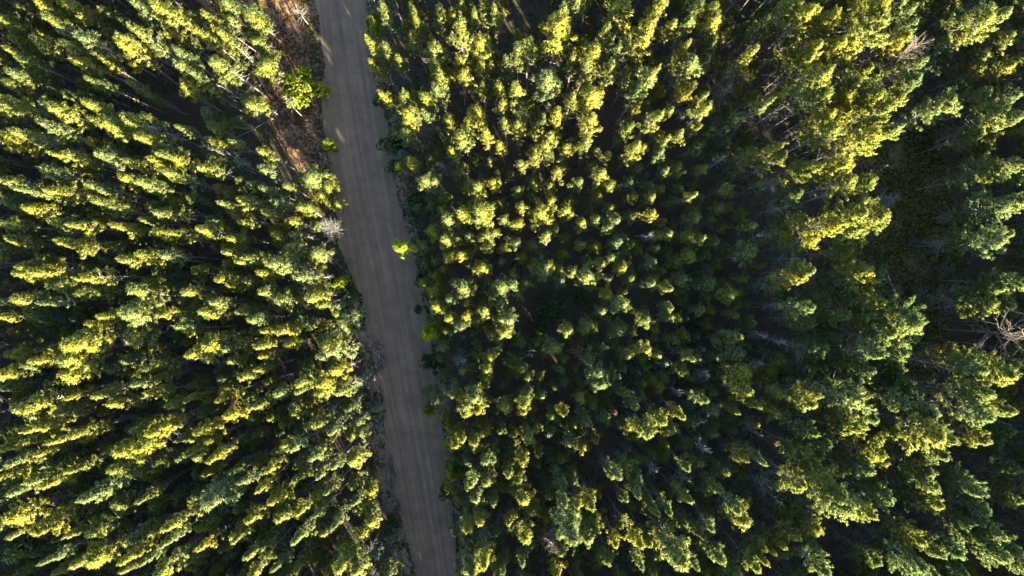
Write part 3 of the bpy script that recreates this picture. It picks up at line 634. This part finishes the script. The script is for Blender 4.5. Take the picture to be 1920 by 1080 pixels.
ng = bpy.data.node_groups.new('pine_forest', 'GeometryNodeTree')
ng.interface.new_socket('Geometry', in_out='INPUT', socket_type='NodeSocketGeometry')
ng.interface.new_socket('Geometry', in_out='OUTPUT', socket_type='NodeSocketGeometry')
gi = ng.nodes.new('NodeGroupInput'); go = ng.nodes.new('NodeGroupOutput')
jn = ng.nodes.new('GeometryNodeJoinGeometry')
def named(nm, t):
    n = ng.nodes.new('GeometryNodeInputNamedAttribute'); n.data_type = t; n.inputs['Name'].default_value = nm
    return next(o for o in n.outputs if o.enabled)
pick, grow, turn = named('pick', 'INT'), named('grow', 'FLOAT_VECTOR'), named('turn', 'FLOAT_VECTOR')
for i, (ot, oc, h0, r0) in enumerate(srcs):
    cmpn = ng.nodes.new('FunctionNodeCompare'); cmpn.data_type = 'INT'; cmpn.operation = 'EQUAL'
    ins = [s for s in cmpn.inputs if s.enabled]
    ng.links.new(pick, ins[0]); ins[1].default_value = i
    jt = ng.nodes.new('GeometryNodeJoinGeometry')
    for o in (ot, oc):
        oi = ng.nodes.new('GeometryNodeObjectInfo'); oi.transform_space = 'ORIGINAL'
        oi.inputs['Object'].default_value = o; oi.inputs['As Instance'].default_value = False
        ng.links.new(oi.outputs['Geometry'], jt.inputs[0])
    ip = ng.nodes.new('GeometryNodeInstanceOnPoints')
    ng.links.new(gi.outputs[0], ip.inputs['Points']); ng.links.new(cmpn.outputs[0], ip.inputs['Selection']); ng.links.new(jt.outputs[0], ip.inputs['Instance'])
    ng.links.new(turn, ip.inputs['Rotation']); ng.links.new(grow, ip.inputs['Scale']); ng.links.new(ip.outputs[0], jn.inputs[0])
ng.links.new(jn.outputs[0], go.inputs[0])
md = forest.modifiers.new('stand', 'NODES'); md.node_group = ng

# ------------------------------------------------------------------ things that stand out
MARKS = []       # (phrase used in other labels, photo pixel)
def special(name, px, py, h, r, protos, label, cat, phrase=None, rot=None, zf=0.8, tilt=None):
    b = at(px, py, zf * h)
    e = place(name, b.x, b.y, h, r, rot, protos)
    if tilt: e.rotation_euler = (tilt[0], tilt[1], e.rotation_euler.z)
    tag(e, label, cat)
    if phrase: MARKS.append((phrase, px, py))
    return e
bushA = shrub_meshes('roadside_bush', 71, 2.9, 1.7, M['leaf'], n=900, tl=0.2, tw=0.06)
bushB = shrub_meshes('roadside_bush', 72, 2.4, 0.9, M['leaf'], n=420, tl=0.2, tw=0.06)
special('roadside_bush', 556, 163, 2.9, 1.75, [bushA], 'large bright yellow-green bush standing alone on the brown road verge', 'bush', 'large bright verge bush', zf=0.7)
special('roadside_bush', 596, 170, 2.4, 0.85, [bushB], 'small bright yellow-green bush touching the large verge bush on its road side', 'bush', zf=0.7)
solo = pine_meshes('pine_sapling', 73, 8.5, 0.72, 0.42, M['leaf'], step=0.27)
special('pine_sapling', 755, 460, 8.5, 0.75, [solo], 'lone bright yellow pine sapling overhanging the right edge of the dirt road', 'sapling', 'lone yellow sapling over the road')
special('bare_tree', 614, 428, 6.5, 1.05, [dead_meshes('bare_tree', 74, 6.5, 1.35, M['grey'], 0.3, 90)], 'pale bare dead tree with a dense fan of twigs beside the road', 'dead tree', 'pale bare tree beside the road')
special('bare_tree', 1683, 108, 13.0, 2.0, [dead_meshes('bare_tree', 75, 13.0, 2.0, M['tan'], 0.5, 60, 1.1)], 'sunlit orange-tan bare dead tree above the dark clearing', 'dead tree', 'orange-tan bare tree', zf=0.85)
special('bare_tree', 1895, 628, 14.0, 2.6, [dead_meshes('bare_tree', 76, 14.0, 2.6, M['tan'], 0.45, 60, 1.0)], 'big bare brown tree with spread twigs cut by the right photo edge', 'dead tree', 'big bare brown tree', zf=0.7)
special('grey_sapling', 1730, 560, 3.0, 1.1, [PROTO['grey_sapling'][0]], 'fan-shaped bluish sapling standing in the dark clearing', 'sapling', 'fan-shaped bluish sapling', zf=0.7)
special('grey_sapling', 1773, 507, 3.0, 0.9, [PROTO['grey_sapling'][1]], 'dull bluish sapling at the far side of the dark clearing', 'sapling', zf=0.7)
special('grey_sapling', 1715, 456, 1.6, 0.6, [PROTO['grey_sapling'][2]], 'tiny bluish sapling in the middle of the dark clearing', 'sapling', zf=0.7)
special('bare_tree', 1673, 371, 4.5, 0.95, [dead_meshes('bare_tree', 77, 4.5, 0.95, M['grey'], 0.3, 70)], 'small pale grey bare tree at the top of the dark clearing', 'dead tree', 'small pale clearing tree')
special('bare_tree', 863, 676, 6.0, 1.2, [dead_meshes('bare_tree', 78, 6.0, 1.2, M['grey'], 0.4, 70)], 'spiky pale bare tree among low pines right of the road', 'dead tree', 'spiky pale bare tree')
special('bare_tree', 1030, 1022, 9.0, 1.6, [dead_meshes('bare_tree', 79, 9.0, 1.6, M['tan'], 0.45, 80)], 'tan leafless crown beside a yellow pine near the bottom edge', 'dead tree', 'tan leafless crown')
special('bare_tree', 397, 673, 9.0, 1.0, [dead_meshes('bare_tree', 80, 9.0, 1.0, M['grey'], 0.5, 80)], 'dense grey bare treetop within the slender pine stand', 'dead tree', 'dense grey bare treetop')
special('brown_pine', 1080, 653, 6.0, 0.9, [pine_meshes('brown_pine', 81, 6.0, 0.9, 0.6, M['brown_needle'], tw=0.02, blades=5)], 'dead pine with rust-brown needles in the dim central stand', 'pine tree', 'rust-brown dead pine')
special('brown_pine', 1150, 770, 7.0, 0.7, [pine_meshes('brown_pine', 82, 7.0, 0.7, 0.45, M['brown_needle'], tw=0.02, blades=5, bare=0.4)], 'thin half-bare pine with dull brown needles beside a dark gap', 'pine tree', 'thin half-bare brown pine')
special('thicket_bush', 945, 540, 4.5, 1.2, [shrub_meshes('thicket_bush', 83, 4.5, 1.2, M['blue'], n=500, tl=0.2, tw=0.02)], 'pale frosted-green bush below a small pine near the centre', 'bush', 'pale frosted-green bush')
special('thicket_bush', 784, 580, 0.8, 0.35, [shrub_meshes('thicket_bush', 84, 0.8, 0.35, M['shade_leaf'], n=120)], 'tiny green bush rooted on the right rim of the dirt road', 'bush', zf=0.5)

# fallen and leaning wood
def log_thing(name, a, b, rad, label, cat, mat, phrase=None, za=0.1, zb=0.1, stubs=6, bend=0.0, seed=0):
    rng = np.random.default_rng(seed)
    A = np.array(at(*a, za)); B = np.array(at(*b, zb))
    A[2] += float(ground_z(A[0], A[1])); B[2] += float(ground_z(B[0], B[1]))
    e = bpy.data.objects.new(name, None); C.objects.link(e); e.location = A
    L = B - A; side = np.cross(L, (0, 0, 1)); side /= np.linalg.norm(side) + 1e-9
    t = np.linspace(0, 1, 8)
    pts = [L * s + side * bend * math.sin(math.pi * s) + rng.normal(size=3) * 0.02 for s in t]
    w = Build(); w.tube(pts, [rad * (1 - 0.6 * s) for s in t], 7)
    link('trunk', w.mesh(name + '_trunk', [mat], smooth=True), e)
    if stubs:
        for k in range(stubs):
            q = Build()
            s = rng.uniform(0.25, 0.95); p0 = L * s + side * bend * math.sin(math.pi * s)
            dd = side * rng.choice([-1, 1]) * rng.uniform(0.4, 1) + np.array([0, 0, rng.uniform(0.1, 0.9)]) + L / np.linalg.norm(L) * 0.5
            q.tube([p0, p0 + dd * rng.uniform(0.2, 0.5), p0 + dd * rng.uniform(0.5, 0.8)], [rad * 0.3, rad * 0.22, 0.006], 4)
            link('branch_stub', q.mesh(name + '_stub', [mat], smooth=True), e)
    tag(e, label, cat)
    if phrase: MARKS.append((phrase, (a[0] + b[0]) / 2, (a[1] + b[1]) / 2))
log_thing('fallen_log', (1662, 515), (1690, 568), 0.11, 'grey fallen log lying across the dark clearing floor', 'log', M['log'], 'fallen log in the clearing', 0.12, 0.12, 7, 0.1, 1)
log_thing('fallen_pole', (1188, 443), (1215, 440), 0.07, 'short pale fallen pole on the shaded floor of the central stand', 'log', M['grey'], None, 0.1, 0.3, 3, 0.05, 2)
log_thing('fallen_pole', (1003, 352), (1034, 326), 0.05, 'thin bent white pole lying in a dark central gap', 'log', M['grey'], 'thin bent white pole', 0.1, 0.9, 2, 0.25, 3)
log_thing('fallen_pole', (868, 302), (912, 330), 0.05, 'long thin pole fallen diagonally through the gap right of the road', 'log', M['grey'], None, 0.1, 0.5, 4, 0.1, 4)
log_thing('fallen_pole', (348, 866), (352, 836), 0.06, 'thin whitish pole leaning in the dark hole of the left stand', 'log', M['grey'], 'thin whitish leaning pole', 0.1, 2.5, 2, 0.15, 5)
log_thing('fallen_pole', (440, 258), (500, 226), 0.05, 'slim grey pole fallen across the shaded opening above the left stand', 'log', M['grey'], 'slim grey fallen pole', 0.1, 0.4, 4, 0.1, 6)
log_thing('fallen_pole', (885, 500), (925, 478), 0.05, 'slim dark pole lying right of the lone yellow sapling', 'log', M['log'], None, 0.1, 0.5, 3, 0.1, 7)
log_thing('fallen_pole', (1775, 640), (1815, 641), 0.05, 'slim dark stick lying at the bottom of the clearing', 'log', M['log'], None, 0.1, 0.2, 3, 0.05, 8)
log_thing('fallen_pole', (1010, 524), (1040, 512), 0.05, 'slim stick lying above the open central gap', 'log', M['log'], None, 0.1, 0.2, 3, 0.05, 9)

def twig_heap(px, py, rx, ry, n, label, seed):
    rng = np.random.default_rng(seed)
    c0 = at(px, py); e = bpy.data.objects.new('twig_heap', None); C.objects.link(e); e.location = (c0.x, c0.y, 0.02)
    for k in range(n):
        q = Build()
        p0 = np.array([rng.normal() * rx, rng.normal() * ry, rng.uniform(0, 0.12)]); a = rng.random() * 6.283; L = rng.uniform(0.3, 0.9)
        d = np.array([math.cos(a), math.sin(a), rng.uniform(-0.05, 0.2)])
        q.tube([p0, p0 + d * L * 0.5 + rng.normal(size=3) * 0.05, p0 + d * L], [0.022, 0.016, 0.006], 4)
        link('twig', q.mesh('twig', [M['log']], smooth=True), e)
    tag(e, label, 'twig heap')
    return e
twig_heap(709, 668, 0.28, 0.75, 34, 'dark heap of broken twigs in a pit on the left side of the road', 21)
MARKS.append(('dark twig heap on the road', 709, 668))
twig_heap(734, 905, 0.2, 0.9, 22, 'scatter of dark twigs along the churned wheel pits near the road bottom', 22)
MARKS.append(('churned wheel pits', 734, 905))

# ------------------------------------------------------------------ ground cover
def cover(name, label, pts, mat, tl, tw, blades, seed, spread=0.7, up=1.0):
    rng = np.random.default_rng(seed)
    P = np.array(pts); D = np.tile(np.array([0, 0, up]), (len(P), 1)) + rng.normal(size=(len(P), 3)) * 0.35
    b = Build(); b.needles(P, D, tl, tw, blades, spread, rng)
    tag(link(name, b.mesh(name, [mat], tone=True)), label, kind='stuff')
m_grass = needle_mat('dry_grass', [(0.0, (0.06, 0.036, 0.020)), (0.5, (0.12, 0.072, 0.036)), (1.0, (0.16, 0.112, 0.055))], 0.15)
g1 = []
gr = random.Random(17)
while len(g1) < 2400:
    px, py = gr.uniform(430, 760), gr.uniform(-40, 520)
    w = at(px, py); dd = float(road_dist(w.x, w.y))
    if dd < -0.22: continue
    v = float(verge(w.x, w.y))
    if gr.random() > v * float(noiseB(w.x, w.y, 1.1)) * 1.3: continue
    g1.append((w.x, w.y, float(ground_z(w.x, w.y))))
cover('dry_grass', 'rusty dry grass on the road verge', g1, m_grass, 0.30, 0.018, 7, 41)
g2 = []
while len(g2) < 4600:
    px, py = gr.uniform(560, 900), gr.uniform(-40, 1120)
    w = at(px, py); dd = float(road_dist(w.x, w.y))
    if not -0.28 < dd < 1.3 or gr.random() > float(noiseA(w.x, w.y, 0.9)) * 1.1 - dd * 0.3: continue
    g2.append((w.x, w.y, float(ground_z(w.x, w.y))))
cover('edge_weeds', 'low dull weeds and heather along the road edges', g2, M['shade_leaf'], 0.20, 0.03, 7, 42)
g3 = []
while len(g3) < 30000:
    x, y = gr.uniform(-50, 50), gr.uniform(-32, 32)
    if float(road_dist(x, y)) < 0.6 or gr.random() > float(noiseA(x, y, 2.7)) * 1.3 - 0.2: continue
    g3.append((x, y, float(ground_z(x, y))))
g4 = []
while len(g4) < 11000:
    px, py = gr.uniform(1540, 1830), gr.uniform(160, 720)
    w = at(px, py); c_ = float(clearing(w.x, w.y))
    if gr.random() > c_ * (float(noiseA(w.x, w.y, 1.4)) * 1.6 - 0.1): continue
    g4.append((w.x, w.y, float(ground_z(w.x, w.y))))
m_moss = needle_mat('clearing_heath', [(0.0, (0.085, 0.060, 0.026)), (0.4, (0.10, 0.092, 0.028)), (1.0, (0.17, 0.15, 0.05))], 0.3)
cover('clearing_heath', 'olive heath and moss tufts on the clearing floor', g4, m_moss, 0.34, 0.035, 6, 44, 0.8, 0.8)
m_heath = needle_mat('heath', [(0.0, (0.05, 0.035, 0.02)), (0.5, (0.05, 0.055, 0.022)), (1.0, (0.10, 0.09, 0.045))], 0.2)
cover('undergrowth', 'brownish heather and moss tufts on the forest floor', g3, m_heath, 0.22, 0.03, 5, 43, 0.9, 0.7)

# ------------------------------------------------------------------ labels: what each plant looks like and where it stands
MARKS += [('top left photo corner', 0, 0), ('bottom left photo corner', 0, 1080), ('top right photo corner', 1920, 0), ('bottom right photo corner', 1920, 1080),
          ('left photo edge midpoint', 0, 540), ('bottom photo edge midpoint', 960, 1080), ('top photo edge midpoint', 960, 0), ('right photo edge midpoint', 1920, 540), ('exact photo centre', 960, 540)]
ORD = [''] + [w + ' ' for w in 'second third fourth fifth sixth seventh eighth ninth tenth eleventh twelfth thirteenth fourteenth fifteenth sixteenth seventeenth eighteenth nineteenth twentieth'.split()]
SECT = ['right of', 'lower right of', 'below', 'lower left of', 'left of', 'upper left of', 'above', 'upper right of']
NOUN = {'slender_pine': ('slender pine', 'pine tree', 'slender pines left of the road'), 'young_pine': ('small pine', 'pine tree', 'small pines right of the road'), 'broad_pine': ('broad pine', 'pine tree', 'broad pines round the clearing'),
        'pine_sapling': ('green sapling', 'sapling', 'green pine saplings'), 'grey_sapling': ('grey-green sapling', 'sapling', 'grey-green saplings'), 'dead_tree': ('bare grey tree', 'dead tree', 'bare grey trees'), 'shrub': ('dark green shrub', 'shrub', 'dark green shrubs')}
def sector(mx_, my_, x, y): return int(round(math.atan2(y - my_, x - mx_) / (math.pi / 4))) % 8
looks = {}
for e, nm, s in placed:
    look = '' if nm in ('grey_sapling', 'dead_tree', 'shrub', 'pine_sapling') else ('shaded ' if s[6] else ('large-crowned ' if s[7] > 24 else 'yellow-green '))
    looks.setdefault((nm, look), []).append((e, s))
for (nm, look), mine in looks.items():
    noun, cat, group = NOUN[nm]
    table = {}
    for mi, (ph, mx_, my_) in enumerate(MARKS):
        for sc_ in range(8):
            lst = sorted(((math.hypot(s[5][0] - mx_, s[5][1] - my_), i) for i, (e, s) in enumerate(mine) if sector(mx_, my_, *s[5]) == sc_))
            for rank, (dist, i) in enumerate(lst):
                if rank < len(ORD): table.setdefault(i, []).append((rank + dist / 120.0, rank, mi, sc_))
    for i, (e, s) in enumerate(mine):
        if i in table:
            _, rank, mi, sc_ = min(table[i])
            tag(e, f'{look}{noun}, {ORD[rank]}nearest {SECT[sc_]} the {MARKS[mi][0]}', cat, group)
        else:
            tag(e, f'{look}{noun} deep within the dense stand', cat, group)
